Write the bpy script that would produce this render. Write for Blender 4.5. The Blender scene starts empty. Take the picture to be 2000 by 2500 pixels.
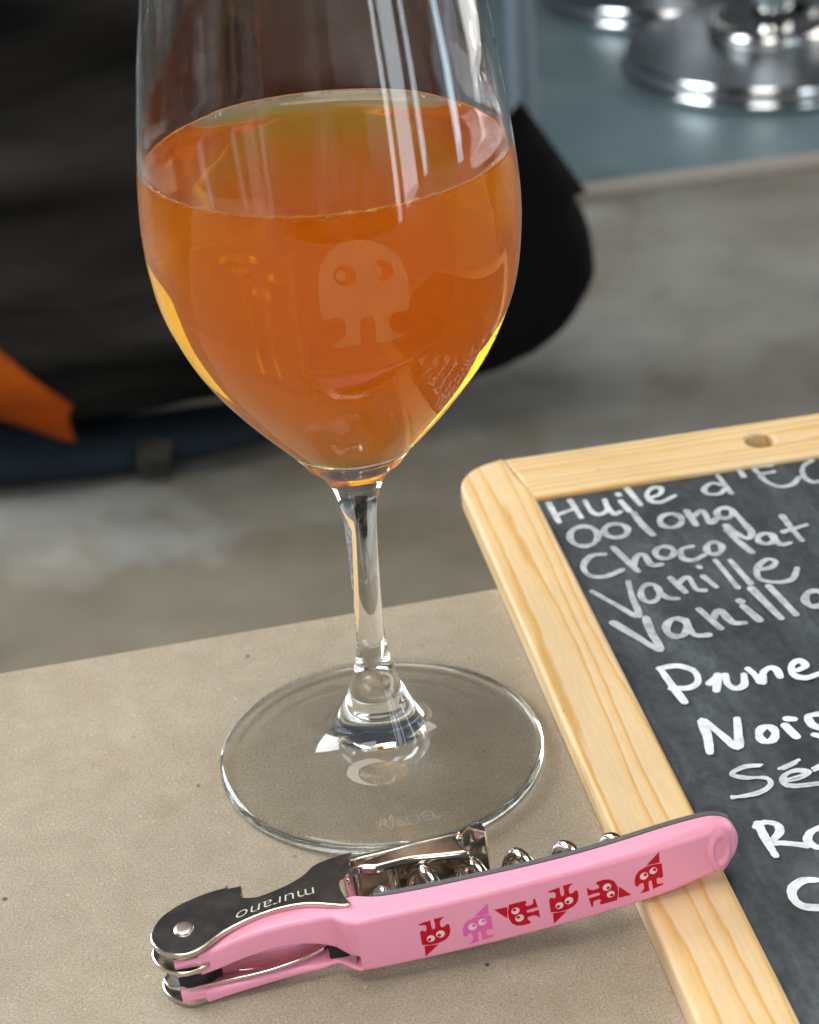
import bpy, bmesh, math, random
from mathutils import Vector, Matrix, Euler
from mathutils.geometry import delaunay_2d_cdt

random.seed(7)
sc = bpy.context.scene
col = sc.collection
MM = 0.001
PI = math.pi
R = math.radians

# ------------------------------------------------------------------ camera
cd = bpy.data.cameras.new("camera")
cam = bpy.data.objects.new("camera", cd); col.objects.link(cam); sc.camera = cam
pitch, yaw, roll = 0.5050, 0.0268, -0.0810
fw = Vector((math.sin(yaw)*math.cos(pitch), math.cos(yaw)*math.cos(pitch), -math.sin(pitch)))
r0 = Vector((math.cos(yaw), -math.sin(yaw), 0)); u0 = r0.cross(fw)
rr = r0*math.cos(roll) + u0*math.sin(roll); uu = -r0*math.sin(roll) + u0*math.cos(roll)
M = Matrix((rr, uu, -fw)).transposed().to_4x4()
M.translation = Vector((0, -0.38437, 0.27294))
cam.matrix_world = M
cd.sensor_fit = 'VERTICAL'; cd.sensor_height = 24; cd.lens = 24*5223.17/2500
cd.clip_start = 0.01; cd.clip_end = 60
cd.dof.use_dof = True; cd.dof.focus_distance = 0.415; cd.dof.aperture_fstop = 19.5; cd.dof.aperture_blades = 0

# ------------------------------------------------------------------ world, light, exposure
w = bpy.data.worlds.new("World"); sc.world = w; w.use_nodes = True
w.node_tree.nodes["Background"].inputs[0].default_value = (0.80, 0.86, 1.0, 1)
w.node_tree.nodes["Background"].inputs[1].default_value = 0.07
def area(name, loc, target, sx, sy, power, color, shape='RECTANGLE'):
    l = bpy.data.lights.new(name, 'AREA'); l.shape = shape; l.size = sx; l.size_y = sy
    l.energy = power; l.color = color
    o = bpy.data.objects.new(name, l); col.objects.link(o)
    o.location = loc
    d = Vector(target) - Vector(loc)
    o.rotation_euler = d.to_track_quat('-Z', 'Y').to_euler()
    return o
# daylight through the open shop front to the right, two tall panes with a mullion between, and a soft ceiling light
area("window_or_fill_light", (1.28, -1.55, 0.45), (0, 0, 0.45), 0.10, 2.3, 4, (0.90, 0.95, 1.0))
area("window_or_fill_light", (1.52, -1.33, 0.40), (0, 0, 0.40), 0.34, 2.1, 10, (0.84, 0.93, 1.0))
area("window_or_fill_light", (1.78, -1.02, 0.50), (0, 0, 0.50), 0.12, 2.4, 5, (0.80, 0.91, 1.0))
area("window_or_fill_light", (2.05, -0.10, 0.45), (0, 0, 0.45), 0.16, 2.3, 8, (0.66, 0.86, 1.0))
area("window_or_fill_light", (-1.0, -1.75, 1.40), (0, 0, 0.05), 1.4, 0.9, 28, (0.88, 0.93, 1.0))
area("ceiling_light", (-0.25, 0.10, 1.80), (0, 0.05, 0), 1.6, 1.1, 28, (1.0, 0.95, 0.87), 'ELLIPSE')
area("window_or_fill_light", (2.7, 2.3, 0.35), (0.3, 2.0, -0.55), 2.2, 1.7, 38, (1.0, 0.98, 0.95))  # added fill lamp to brighten the far floor, no known window
area("window_or_fill_light", (-2.3, 1.7, 1.25), (0, 0, 0.05), 1.9, 1.5, 125, (0.90, 0.95, 1.0))  # added lamp at rear left: rim light, beer glow, brighter floor
sc.view_settings.view_transform = 'Standard'; sc.view_settings.look = 'None'
sc.view_settings.exposure = 0; sc.view_settings.gamma = 1
sc.render.engine = 'CYCLES'
cy = sc.cycles
cy.use_denoising = True; cy.max_bounces = 64; cy.transmission_bounces = 48; cy.glossy_bounces = 48; cy.diffuse_bounces = 4; cy.volume_bounces = 6
cy.transparent_max_bounces = 16; cy.caustics_reflective = True; cy.caustics_refractive = True
cy.blur_glossy = 0.3; cy.sample_clamp_indirect = 60.0

# ------------------------------------------------------------------ material helpers
def new_mat(name):
    m = bpy.data.materials.new(name); m.use_nodes = True
    nt = m.node_tree
    return m, nt, nt.nodes["Principled BSDF"]
def N(nt, typ, **kw):
    n = nt.nodes.new(typ)
    for k, v in kw.items():
        if k in n.inputs: n.inputs[k].default_value = v
        else: setattr(n, k, v)
    return n
def ramp(nt, stops):
    n = nt.nodes.new("ShaderNodeValToRGB"); e = n.color_ramp.elements
    while len(e) < len(stops): e.new(0.5)
    for x, (p, c) in zip(e, stops): x.position = p; x.color = (*c, 1) if len(c) == 3 else c
    return n
def coords(nt, scale=(1, 1, 1), rot=(0, 0, 0)):
    tc = nt.nodes.new("ShaderNodeTexCoord"); mp = nt.nodes.new("ShaderNodeMapping")
    mp.inputs["Scale"].default_value = scale; mp.inputs["Rotation"].default_value = rot
    nt.links.new(tc.outputs["Object"], mp.inputs[0]); return mp.outputs[0]
def noise(nt, vec, scale, detail=4, rough=.55, dist=0):
    n = N(nt, "ShaderNodeTexNoise", Scale=scale, Detail=detail, Roughness=rough, Distortion=dist)
    nt.links.new(vec, n.inputs["Vector"]); return n.outputs["Fac"]
def mixc(nt, fac, a, b, mode='MIX'):
    n = nt.nodes.new("ShaderNodeMix"); n.data_type = 'RGBA'; n.blend_type = mode
    for k, v in ((0, fac), (6, a), (7, b)):
        if isinstance(v, (int, float)): n.inputs[k].default_value = v
        elif isinstance(v, tuple): n.inputs[k].default_value = (*v, 1)
        else: nt.links.new(v, n.inputs[k])
    return n.outputs[2]
def bump(nt, h, strength, dist, b):
    n = N(nt, "ShaderNodeBump", Strength=strength, Distance=dist)
    nt.links.new(h, n.inputs["Height"]); nt.links.new(n.outputs[0], b.inputs["Normal"])
def plain(name, c, rough=.5, metal=0, spec=.5, grain=0, gscale=900, **kw):
    m, nt, b = new_mat(name)
    b.inputs["Base Color"].default_value = (*c, 1); b.inputs["Roughness"].default_value = rough
    b.inputs["Metallic"].default_value = metal; b.inputs["Specular IOR Level"].default_value = spec
    for k, v in kw.items(): b.inputs[k.replace('_', ' ')].default_value = v
    v = coords(nt)
    f = noise(nt, v, gscale, 3)
    rm = N(nt, "ShaderNodeMapRange"); rm.inputs["To Min"].default_value = rough*.72; rm.inputs["To Max"].default_value = min(1, rough*1.28)
    nt.links.new(noise(nt, v, 140, 5, .7), rm.inputs["Value"]); nt.links.new(rm.outputs[0], b.inputs["Roughness"])
    if grain:
        nt.links.new(mixc(nt, f, tuple(x*(1-grain) for x in c), tuple(min(1, x*(1+grain)) for x in c)), b.inputs["Base Color"])
    return m

def mat_table():
    m, nt, b = new_mat("beige_fibre_board")
    v = coords(nt)
    big = noise(nt, v, 14, 4); mid = noise(nt, v, 160, 5, .6); fine = noise(nt, v, 2100, 3, .8)
    c1 = ramp(nt, [(.3, (.330, .283, .210)), (.7, (.408, .355, .272))]); nt.links.new(big, c1.inputs[0])
    c2 = ramp(nt, [(.3, (.50, .485, .46)), (.70, (1.27, 1.26, 1.25))]); nt.links.new(fine, c2.inputs[0])
    c3 = ramp(nt, [(.35, (.93, .92, .90)), (.65, (1.04, 1.04, 1.04))]); nt.links.new(mid, c3.inputs[0])
    c = mixc(nt, 1.0, c1.outputs[0], c2.outputs[0], 'MULTIPLY'); c = mixc(nt, 1.0, c, c3.outputs[0], 'MULTIPLY')
    # dark flecks
    vo = N(nt, "ShaderNodeTexVoronoi", Scale=150, Randomness=1.0); nt.links.new(v, vo.inputs["Vector"])
    sp = ramp(nt, [(.06, (1, 1, 1)), (.11, (0, 0, 0))]); nt.links.new(vo.outputs["Distance"], sp.inputs[0])
    sel = noise(nt, v, 55, 2); se = ramp(nt, [(.56, (0, 0, 0)), (.60, (1, 1, 1))]); nt.links.new(sel, se.inputs[0])
    k = mixc(nt, 1.0, sp.outputs[0], se.outputs[0], 'MULTIPLY')
    c = mixc(nt, k, c, (.07, .055, .045))
    # small brown fibres and rubbed-in smudges
    fb = noise(nt, coords(nt, (1, 2.6, 1), (0, 0, .5)), 430, 3, .6); fr = ramp(nt, [(.655, (0, 0, 0)), (.70, (.6, .6, .6))]); nt.links.new(fb, fr.inputs[0])
    fm = noise(nt, v, 26, 3, .6); fs = ramp(nt, [(.46, (0, 0, 0)), (.60, (1, 1, 1))]); nt.links.new(fm, fs.inputs[0])
    c = mixc(nt, mixc(nt, 1.0, fr.outputs[0], fs.outputs[0], 'MULTIPLY'), c, (.17, .125, .075))
    sm = noise(nt, v, 21, 5, .65, .8); sm2 = ramp(nt, [(.54, (0, 0, 0)), (.66, (.55, .55, .55))]); nt.links.new(sm, sm2.inputs[0])
    c = mixc(nt, sm2.outputs[0], c, mixc(nt, 1.0, c, (.84, .77, .66), 'MULTIPLY'))
    lf = noise(nt, coords(nt, (1, 1, 1), (0, 0, 1)), 640, 2, .6); lr = ramp(nt, [(.68, (0, 0, 0)), (.74, (.5, .5, .5))]); nt.links.new(lf, lr.inputs[0])
    c = mixc(nt, lr.outputs[0], c, (.62, .57, .48))
    nt.links.new(c, b.inputs["Base Color"])
    b.inputs["Roughness"].default_value = .62; b.inputs["Specular IOR Level"].default_value = .35
    bump(nt, fine, .10, .0002, b)
    return m
SPILL = 1.64
def mat_floor():
    m, nt, b = new_mat("stained_concrete")
    v = coords(nt)
    a = noise(nt, v, 2.6, 5, .55, .6); f = noise(nt, v, 11, 5, .6)
    c1 = ramp(nt, [(.30, (.190, .170, .138)), (.46, (.226, .218, .190)), (.62, (.256, .252, .226)), (.8, (.30, .292, .26))]); nt.links.new(a, c1.inputs[0])
    c2 = ramp(nt, [(.3, (.80, .80, .80)), (.7, (1.12, 1.12, 1.12))]); nt.links.new(f, c2.inputs[0])
    st = noise(nt, v, 1.7, 6, .62, .9); sr = ramp(nt, [(.52, (0, 0, 0)), (.58, (.7, .7, .7)), (.75, (.9, .9, .9))]); nt.links.new(st, sr.inputs[0])
    # old spill: everything nearer than a ragged line has soaked brown
    sx = nt.nodes.new("ShaderNodeSeparateXYZ"); nt.links.new(v, sx.inputs[0])
    e1 = nt.nodes.new("ShaderNodeMath"); e1.operation = 'MULTIPLY_ADD'; e1.inputs[1].default_value = -.12; nt.links.new(sx.outputs[0], e1.inputs[0]); nt.links.new(sx.outputs[1], e1.inputs[2])
    e2 = nt.nodes.new("ShaderNodeMath"); e2.operation = 'MULTIPLY_ADD'; e2.inputs[1].default_value = .42; nt.links.new(noise(nt, v, 7, 5, .6, .3), e2.inputs[0]); nt.links.new(e1.outputs[0], e2.inputs[2])
    er = ramp(nt, [(.0, (1, 1, 1)), (1.0, (0, 0, 0))]); mr = N(nt, "ShaderNodeMapRange"); mr.inputs["From Min"].default_value = SPILL-.02; mr.inputs["From Max"].default_value = SPILL+.035
    nt.links.new(e2.outputs[0], mr.inputs["Value"]); nt.links.new(mr.outputs[0], er.inputs[0])
    cc = mixc(nt, 1.0, c1.outputs[0], c2.outputs[0], 'MULTIPLY')
    brown = mixc(nt, 1.0, cc, (.74, .645, .52), 'MULTIPLY')
    cc = mixc(nt, mixc(nt, 1.0, sr.outputs[0], er.outputs[0], 'LIGHTEN'), cc, brown)
    nt.links.new(cc, b.inputs["Base Color"])
    b.inputs["Roughness"].default_value = .7
    bump(nt, f, .2, .004, b)
    return m
def mat_platform():
    m, nt, b = new_mat("blue_grey_metal_sheet")
    v = coords(nt)
    a = noise(nt, v, 5, 4); f = noise(nt, v, 40, 4)
    c1 = ramp(nt, [(.3, (.125, .190, .205)), (.7, (.205, .275, .290))]); nt.links.new(a, c1.inputs[0])
    nt.links.new(c1.outputs[0], b.inputs["Base Color"])
    b.inputs["Roughness"].default_value = .42; b.inputs["Metallic"].default_value = .35
    bump(nt, f, .1, .001, b)
    return m
def mat_wood(axis):
    m, nt, b = new_mat("pale_pine_" + axis)
    # growth rings cut lengthwise: a count of rings across the rail, wandering slowly along it
    tc = nt.nodes.new("ShaderNodeTexCoord"); sx = nt.nodes.new("ShaderNodeSeparateXYZ"); nt.links.new(tc.outputs["Object"], sx.inputs[0])
    wn = noise(nt, coords(nt, (1, .065, 1) if axis == 'y' else (.065, 1, 1)), 80, 2, .45)
    w2 = noise(nt, coords(nt, (1, .22, 1) if axis == 'y' else (.22, 1, 1)), 420, 2, .5)
    a1 = nt.nodes.new("ShaderNodeMath"); a1.operation = 'MULTIPLY'; a1.inputs[1].default_value = 285; nt.links.new(sx.outputs[0 if axis == 'y' else 1], a1.inputs[0])
    a2 = nt.nodes.new("ShaderNodeMath"); a2.operation = 'MULTIPLY_ADD'; a2.inputs[1].default_value = 4.2; nt.links.new(wn, a2.inputs[0]); nt.links.new(a1.outputs[0], a2.inputs[2])
    a3 = nt.nodes.new("ShaderNodeMath"); a3.operation = 'MULTIPLY_ADD'; a3.inputs[1].default_value = .30; nt.links.new(w2, a3.inputs[0]); nt.links.new(a2.outputs[0], a3.inputs[2])
    fr = nt.nodes.new("ShaderNodeMath"); fr.operation = 'FRACT'; nt.links.new(a3.outputs[0], fr.inputs[0])
    c = ramp(nt, [(0, (.685, .515, .30)), (.42, (.68, .50, .28)), (.70, (.68, .46, .215)), (.84, (.61, .365, .13)), (.90, (.60, .35, .12)), (1, (.685, .515, .30))])
    nt.links.new(fr.outputs[0], c.inputs[0])
    f = noise(nt, coords(nt, (1, .05, 1) if axis == 'y' else (.05, 1, 1)), 1600, 3, .6)
    c2 = ramp(nt, [(.3, (.94, .93, .91)), (.7, (1.04, 1.04, 1.04))]); nt.links.new(f, c2.inputs[0])
    big = noise(nt, coords(nt), 30, 3); c3 = ramp(nt, [(.3, (.92, .90, .86)), (.7, (1.05, 1.05, 1.05))]); nt.links.new(big, c3.inputs[0])
    cc = mixc(nt, 1.0, c.outputs[0], c2.outputs[0], 'MULTIPLY'); cc = mixc(nt, 1.0, cc, c3.outputs[0], 'MULTIPLY')
    # knots and pores
    vo = N(nt, "ShaderNodeTexVoronoi", Scale=260); nt.links.new(coords(nt, (1, .4, 1) if axis == 'y' else (.4, 1, 1)), vo.inputs["Vector"])
    sp = ramp(nt, [(.05, (1, 1, 1)), (.10, (0, 0, 0))]); nt.links.new(vo.outputs["Distance"], sp.inputs[0])
    sel = noise(nt, coords(nt), 45, 2); se = ramp(nt, [(.58, (0, 0, 0)), (.63, (.7, .7, .7))]); nt.links.new(sel, se.inputs[0])
    cc = mixc(nt, mixc(nt, 1.0, sp.outputs[0], se.outputs[0], 'MULTIPLY'), cc, (.30, .15, .05))
    nt.links.new(cc, b.inputs["Base Color"])
    b.inputs["Roughness"].default_value = .5; b.inputs["Specular IOR Level"].default_value = .35
    bump(nt, f, .15, .0002, b)
    return m
def mat_slate():
    m, nt, b = new_mat("wiped_slate")
    v = coords(nt); v2 = coords(nt, (1, .35, 1), (0, 0, .5))
    a = noise(nt, v2, 38, 5, .6, .8); f = noise(nt, v, 420, 4, .7); g = noise(nt, v2, 130, 5, .7, 1.5)
    c1 = ramp(nt, [(.30, (.028, .033, .036)), (.52, (.050, .059, .064)), (.78, (.100, .118, .130))]); nt.links.new(a, c1.inputs[0])
    c2 = ramp(nt, [(.35, (.70, .70, .70)), (.65, (1.3, 1.3, 1.3))]); nt.links.new(g, c2.inputs[0])
    c3 = ramp(nt, [(.3, (.75, .75, .75)), (.7, (1.2, 1.2, 1.2))]); nt.links.new(f, c3.inputs[0])
    c = mixc(nt, 1.0, c1.outputs[0], c2.outputs[0], 'MULTIPLY'); c = mixc(nt, 1.0, c, c3.outputs[0], 'MULTIPLY')
    nt.links.new(c, b.inputs["Base Color"]); b.inputs["Roughness"].default_value = .55
    b.inputs["Specular IOR Level"].default_value = .4
    bump(nt, f, .2, .0002, b)
    return m
def mat_chalk(lev):
    m, nt, b = new_mat("chalk_ink_%d" % int(lev*100))
    v = coords(nt)
    f = noise(nt, v, 500, 4, .7); g = noise(nt, v, 90, 3)
    hi = tuple(x*(.42+.42*lev) for x in (.93, .97, 1.0)); lo = tuple(x*(.20+.50*lev) for x in (.93, .98, 1.0))
    c = ramp(nt, [(.32, lo), (.62, hi)])
    mx = nt.nodes.new("ShaderNodeMath"); mx.operation = 'MULTIPLY_ADD'; mx.inputs[1].default_value = .5; mx.inputs[2].default_value = 0
    nt.links.new(f, mx.inputs[0])
    ad = nt.nodes.new("ShaderNodeMath"); ad.operation = 'MULTIPLY_ADD'; ad.inputs[1].default_value = .5
    nt.links.new(g, ad.inputs[0]); nt.links.new(mx.outputs[0], ad.inputs[2])
    nt.links.new(ad.outputs[0], c.inputs[0]); nt.links.new(c.outputs[0], b.inputs["Base Color"])
    b.inputs["Roughness"].default_value = .8; b.inputs["Specular IOR Level"].default_value = .2
    t = nt.nodes.new("ShaderNodeBsdfTransparent"); mx = nt.nodes.new("ShaderNodeMixShader")
    h = noise(nt, v, 240, 5, .75); al = ramp(nt, [(.34, (.25+.45*lev,)*3), (.56, (.62+.36*lev,)*3)]); nt.links.new(h, al.inputs[0])
    nt.links.new(al.outputs[0], mx.inputs[0]); nt.links.new(t.outputs[0], mx.inputs[1]); nt.links.new(b.outputs[0], mx.inputs[2])
    nt.links.new(mx.outputs[0], nt.nodes["Material Output"].inputs[0])
    return m
def mat_glass():
    m, nt, b = new_mat("clear_glass")
    nt.nodes.remove(b)
    g = N(nt, "ShaderNodeBsdfGlass", IOR=1.48, Roughness=0.0); g.inputs["Color"].default_value = (.985, .992, .992, 1)
    nt.links.new(g.outputs[0], nt.nodes["Material Output"].inputs[0])
    return m
def mat_glass_streaked():  # clear glass with pale vertical streaks above the beer level
    m = mat_glass(); m.name = "streaked_glass"; nt = m.node_tree
    g = [n for n in nt.nodes if n.type == 'BSDF_GLASS'][0]
    tc = nt.nodes.new("ShaderNodeTexCoord"); mp = nt.nodes.new("ShaderNodeMapping"); mp.inputs["Scale"].default_value = (1, 1, .10)
    nt.links.new(tc.outputs["Object"], mp.inputs[0])
    f = noise(nt, mp.outputs[0], 130, 4, .65, .4); h = noise(nt, tc.outputs["Object"], 45, 4, .6)
    r1 = ramp(nt, [(.48, (0, 0, 0)), (.72, (1, 1, 1))]); nt.links.new(f, r1.inputs[0])
    r2 = ramp(nt, [(.42, (0, 0, 0)), (.65, (1, 1, 1))]); nt.links.new(h, r2.inputs[0])
    k = mixc(nt, 1.0, r1.outputs[0], r2.outputs[0], 'MULTIPLY')
    sx = nt.nodes.new("ShaderNodeSeparateXYZ"); nt.links.new(tc.outputs["Object"], sx.inputs[0])
    zr = N(nt, "ShaderNodeMapRange"); zr.inputs["From Min"].default_value = .132; zr.inputs["From Max"].default_value = .145
    nt.links.new(sx.outputs[2], zr.inputs["Value"]); k = mixc(nt, 1.0, k, zr.outputs[0], 'MULTIPLY')
    bp = N(nt, "ShaderNodeBump", Strength=.16, Distance=.0009); nt.links.new(noise(nt, mp.outputs[0], 55, 2), bp.inputs["Height"]); nt.links.new(bp.outputs[0], g.inputs["Normal"])
    ml = nt.nodes.new("ShaderNodeMath"); ml.operation = 'MULTIPLY'; ml.inputs[1].default_value = .10; nt.links.new(k, ml.inputs[0])
    d = nt.nodes.new("ShaderNodeBsdfDiffuse"); d.inputs[0].default_value = (.8, .8, .8, 1)
    mx = nt.nodes.new("ShaderNodeMixShader")
    nt.links.new(ml.outputs[0], mx.inputs[0]); nt.links.new(g.outputs[0], mx.inputs[1]); nt.links.new(d.outputs[0], mx.inputs[2])
    nt.links.new(mx.outputs[0], nt.nodes["Material Output"].inputs[0])
    return m
def mat_beer():
    m, nt, b = new_mat("amber_beer")
    nt.nodes.remove(b)
    at = N(nt, "ShaderNodeAttribute"); at.attribute_name = "open_air"
    ml = nt.nodes.new("ShaderNodeMath"); ml.operation = 'MULTIPLY_ADD'
    ml.inputs[1].default_value = 1.345 - 1.345/1.48; ml.inputs[2].default_value = 1.345/1.48
    nt.links.new(at.outputs["Fac"], ml.inputs[0])
    g = N(nt, "ShaderNodeBsdfGlass", Roughness=0.0); g.inputs["Color"].default_value = (1, 1, 1, 1)
    nt.links.new(ml.outputs[0], g.inputs["IOR"])
    nt.links.new(g.outputs[0], nt.nodes["Material Output"].inputs[0])
    ab = N(nt, "ShaderNodeVolumeAbsorption", Density=BEER_ABS); ab.inputs["Color"].default_value = BEER_ABS_COL
    sca = N(nt, "ShaderNodeVolumeScatter", Density=BEER_SCAT, Anisotropy=0.35); sca.inputs["Color"].default_value = BEER_SCAT_COL
    ad = nt.nodes.new("ShaderNodeAddShader")
    nt.links.new(ab.outputs[0], ad.inputs[0]); nt.links.new(sca.outputs[0], ad.inputs[1])
    nt.links.new(ad.outputs[0], nt.nodes["Material Output"].inputs[1])
    return m
BEER_ABS = 220.0; BEER_ABS_COL = (1.0, .884, .0, 1); BEER_SCAT = 31.0; BEER_SCAT_COL = (1.0, .48, .02, 1)
def mat_print(name, c, alpha, rough=.6):
    m, nt, b = new_mat(name)
    t = nt.nodes.new("ShaderNodeBsdfTransparent"); mx = nt.nodes.new("ShaderNodeMixShader")
    d = nt.nodes.new("ShaderNodeBsdfDiffuse"); d.inputs[0].default_value = (*c, 1)
    tr = nt.nodes.new("ShaderNodeBsdfTranslucent"); tr.inputs[0].default_value = (*c, 1)
    ms = nt.nodes.new("ShaderNodeMixShader"); ms.inputs[0].default_value = .4
    nt.links.new(d.outputs[0], ms.inputs[1]); nt.links.new(tr.outputs[0], ms.inputs[2])
    f = noise(nt, coords(nt), 700, 3, .7)
    mr = N(nt, "ShaderNodeMapRange"); mr.inputs["To Min"].default_value = alpha*.75; mr.inputs["To Max"].default_value = alpha*1.25
    nt.links.new(f, mr.inputs["Value"]); nt.links.new(mr.outputs[0], mx.inputs[0])
    nt.links.new(t.outputs[0], mx.inputs[1]); nt.links.new(ms.outputs[0], mx.inputs[2])
    nt.links.new(mx.outputs[0], nt.nodes["Material Output"].inputs[0])
    nt.nodes.remove(b)
    return m
def mat_steel(name, c, rough):
    m, nt, b = new_mat(name)
    b.inputs["Metallic"].default_value = 1; b.inputs["Base Color"].default_value = (*c, 1)
    v = coords(nt); f = noise(nt, v, 260, 4, .6); s = noise(nt, coords(nt, (1, .06, 1), (0, 0, .4)), 1800, 3, .7)
    mr = N(nt, "ShaderNodeMapRange"); mr.inputs["To Min"].default_value = rough*.6; mr.inputs["To Max"].default_value = rough*1.5
    nt.links.new(f, mr.inputs["Value"]); nt.links.new(mr.outputs[0], b.inputs["Roughness"])
    bump(nt, s, .05, .0001, b)
    return m
def mat_cloth(name, c1_, c2_, sc_=9, rough=.9, bs=.6):
    m, nt, b = new_mat(name)
    v = coords(nt); a = noise(nt, coords(nt, (.28, .6, 1.1), (0, R(-16), 0)), sc_, 4, .55, .5); f = noise(nt, v, 260, 2)
    c = ramp(nt, [(.35, c1_), (.68, c2_)]); nt.links.new(a, c.inputs[0]); nt.links.new(c.outputs[0], b.inputs["Base Color"])  # stretched bands put lit and shaded folds into the cloth colour
    b.inputs["Roughness"].default_value = rough; b.inputs["Specular IOR Level"].default_value = .2
    bump(nt, a, bs, .02, b)
    return m

MT = dict(table=mat_table(), floor=mat_floor(), platform=mat_platform(), wood_y=mat_wood('y'), wood_x=mat_wood('x'),
          slate=mat_slate(), glass=mat_glass(), streaked=mat_glass_streaked(), beer=mat_beer(),
          emblem=mat_print("frosted_print", (.95, .66, .32), .15), etch=mat_print("etched_mark", (.95, .95, .95), .17),
          pink=plain("glossy_pink_plastic", (.90, .345, .475), .34, grain=.03, gscale=300, Subsurface_Weight=.12, Subsurface_Radius=(.004, .0015, .0015)),
          liner=plain("grey_plastic_liner", (.105, .105, .105), .5, grain=.1),
          red=plain("red_print", (.52, .002, .016), .5, 0, .25, grain=.06), rose=plain("rose_print", (.80, .13, .40), .5, 0, .25, grain=.05),
          steel=mat_steel("dark_mirror_steel", (.58, .53, .46), .18), bright=mat_steel("polished_steel", (.72, .70, .66), .14),
          rivet=mat_steel("satin_rivet", (.62, .52, .47), .30), gold=mat_steel("steel_worm", (.66, .62, .55), .16),
          engraved=plain("engraved_line", (.62, .58, .50), .5, metal=.3), near_black=plain("near_black_fill", (.012, .012, .012), .6, grain=.2),  # the near-black also stands in for shade in the knife slot
          chrome=mat_steel("chrome", (.62, .63, .64), .08),
          satin=mat_steel('satin_steel', (.33, .36, .38), .34),
          bag=mat_cloth("charcoal_canvas", (.0025, .0023, .002), (.050, .044, .038), 7), black=mat_cloth("black_cloth", (.0012, .0012, .0014), (.002, .002, .0025), 6, .95, .2),
          orange=mat_cloth("orange_cloth", (.30, .046, .001), (.46, .09, .002), 14), navy=mat_cloth("navy_cloth", (.006, .010, .015), (.017, .026, .036), 10),
          buckle=mat_cloth("grey_webbing", (.020, .019, .017), (.050, .046, .038), 30), nosing=plain("pale_metal_edging", (.50, .44, .38), .45, metal=.2, grain=.1, gscale=30),
          post=plain("grey_blue_paint", (.16, .20, .24), .5, grain=.1, gscale=20))

# ------------------------------------------------------------------ mesh helpers (all in millimetres)
def link(name, me, mat=None, parent=None):
    o = bpy.data.objects.new(name, me); col.objects.link(o)
    if mat: me.materials.append(mat)
    if parent: o.parent = parent
    return o
def mesh(name, V, F, mat=None, parent=None, smooth=True, normals=None, auto=None):
    me = bpy.data.meshes.new(name)
    me.from_pydata([(x*MM, y*MM, z*MM) for x, y, z in V], [], F); me.update()
    if auto is not None:
        for p in me.polygons: p.use_smooth = True
        me.set_sharp_from_angle(angle=R(auto))
    else:
        for p in me.polygons: p.use_smooth = smooth
    if normals: me.normals_split_custom_set_from_vertices(normals)
    return link(name, me, mat, parent)
def empty(name, loc=(0, 0, 0), mat=None):
    o = bpy.data.objects.new(name, None); col.objects.link(o); o.empty_display_size = .01
    if mat is not None: o.matrix_world = mat
    else: o.location = Vector(loc)*MM
    return o
def tag(o, label, cat, group=None):
    o["label"] = label; o["category"] = cat
    if group: o["group"] = group
    return o
def spline(pts, n=8, closed=False):
    P = [Vector(p) for p in pts]; out = []; L = len(P)
    for i in range(L if closed else L-1):
        if closed: a, b, c, d = P[(i-1) % L], P[i], P[(i+1) % L], P[(i+2) % L]
        else: a, b, c, d = P[max(i-1, 0)], P[i], P[i+1], P[min(i+2, L-1)]
        for k in range(n):
            t = k/n
            out.append(.5*((2*b)+(-a+c)*t+(2*a-5*b+4*c-d)*t*t+(-a+3*b-3*c+d)*t**3))
    if not closed: out.append(P[-1])
    return out
def profile_normals(pr):
    ns = []
    for i in range(len(pr)):
        a = Vector(pr[max(i-1, 0)]); b = Vector(pr[min(i+1, len(pr)-1)]); t = (b-a)
        n = Vector((t.y, -t.x)); ns.append(n.normalized() if n.length else Vector((1, 0)))
    return ns
def revolve(name, pr, seg, mat, parent=None, norms=None, sub=None):
    ns = norms or profile_normals(pr); V = []; F = []; NN = []; idx = []
    for (r_, z), n in zip(pr, ns):
        if r_ < 1e-6: idx.append([len(V)]*seg); V.append((0, 0, z)); NN.append((0, 0, 1 if n.y > 0 else -1)); continue
        idx.append(list(range(len(V), len(V)+seg)))
        for k in range(seg):
            a = 2*PI*k/seg; V.append((r_*math.cos(a), r_*math.sin(a), z)); NN.append((n.x*math.cos(a), n.x*math.sin(a), n.y))
    for A, B in zip(idx, idx[1:]):
        for k in range(seg):
            j = (k+1) % seg; f = [A[k], A[j], B[j], B[k]]; g = []
            for q in f:
                if q not in g: g.append(q)
            if len(g) > 2: F.append(g)
    return mesh(name, V, F, mat, parent, True, NN)
def inside(p, loops):
    c = False
    for L in loops:
        j = len(L)-1
        for i in range(len(L)):
            a, b = L[i], L[j]
            if (a[1] > p[1]) != (b[1] > p[1]) and p[0] < (b[0]-a[0])*(p[1]-a[1])/(b[1]-a[1])+a[0]: c = not c
            j = i
    return c
def fill(loops, step=None):
    P = []; E = []
    for L in loops:
        s = len(P); P += [Vector((q[0], q[1])) for q in L]; E += [(s+i, s+(i+1) % len(L)) for i in range(len(L))]
    if step:
        xs = [q[0] for q in loops[0]]; ys = [q[1] for q in loops[0]]
        x = min(xs)+step/2
        while x < max(xs):
            y = min(ys)+step/2
            while y < max(ys):
                if inside((x, y), loops): P.append(Vector((x, y)))
                y += step
            x += step
    v, e, f, *_ = delaunay_2d_cdt(P, E, [], 0, 1e-5)
    T = []
    for t in f:
        c = sum((v[i] for i in t), Vector((0, 0)))/len(t)
        if inside(c, loops):
            a, b, d = v[t[0]], v[t[1]], v[t[2]]
            if (b-a).cross(d-a) < 0: t = t[::-1]
            T.append(list(t))
    return [tuple(q) for q in v], T
def area2(L): return sum(L[i-1][0]*L[i][1]-L[i][0]*L[i-1][1] for i in range(len(L)))
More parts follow.
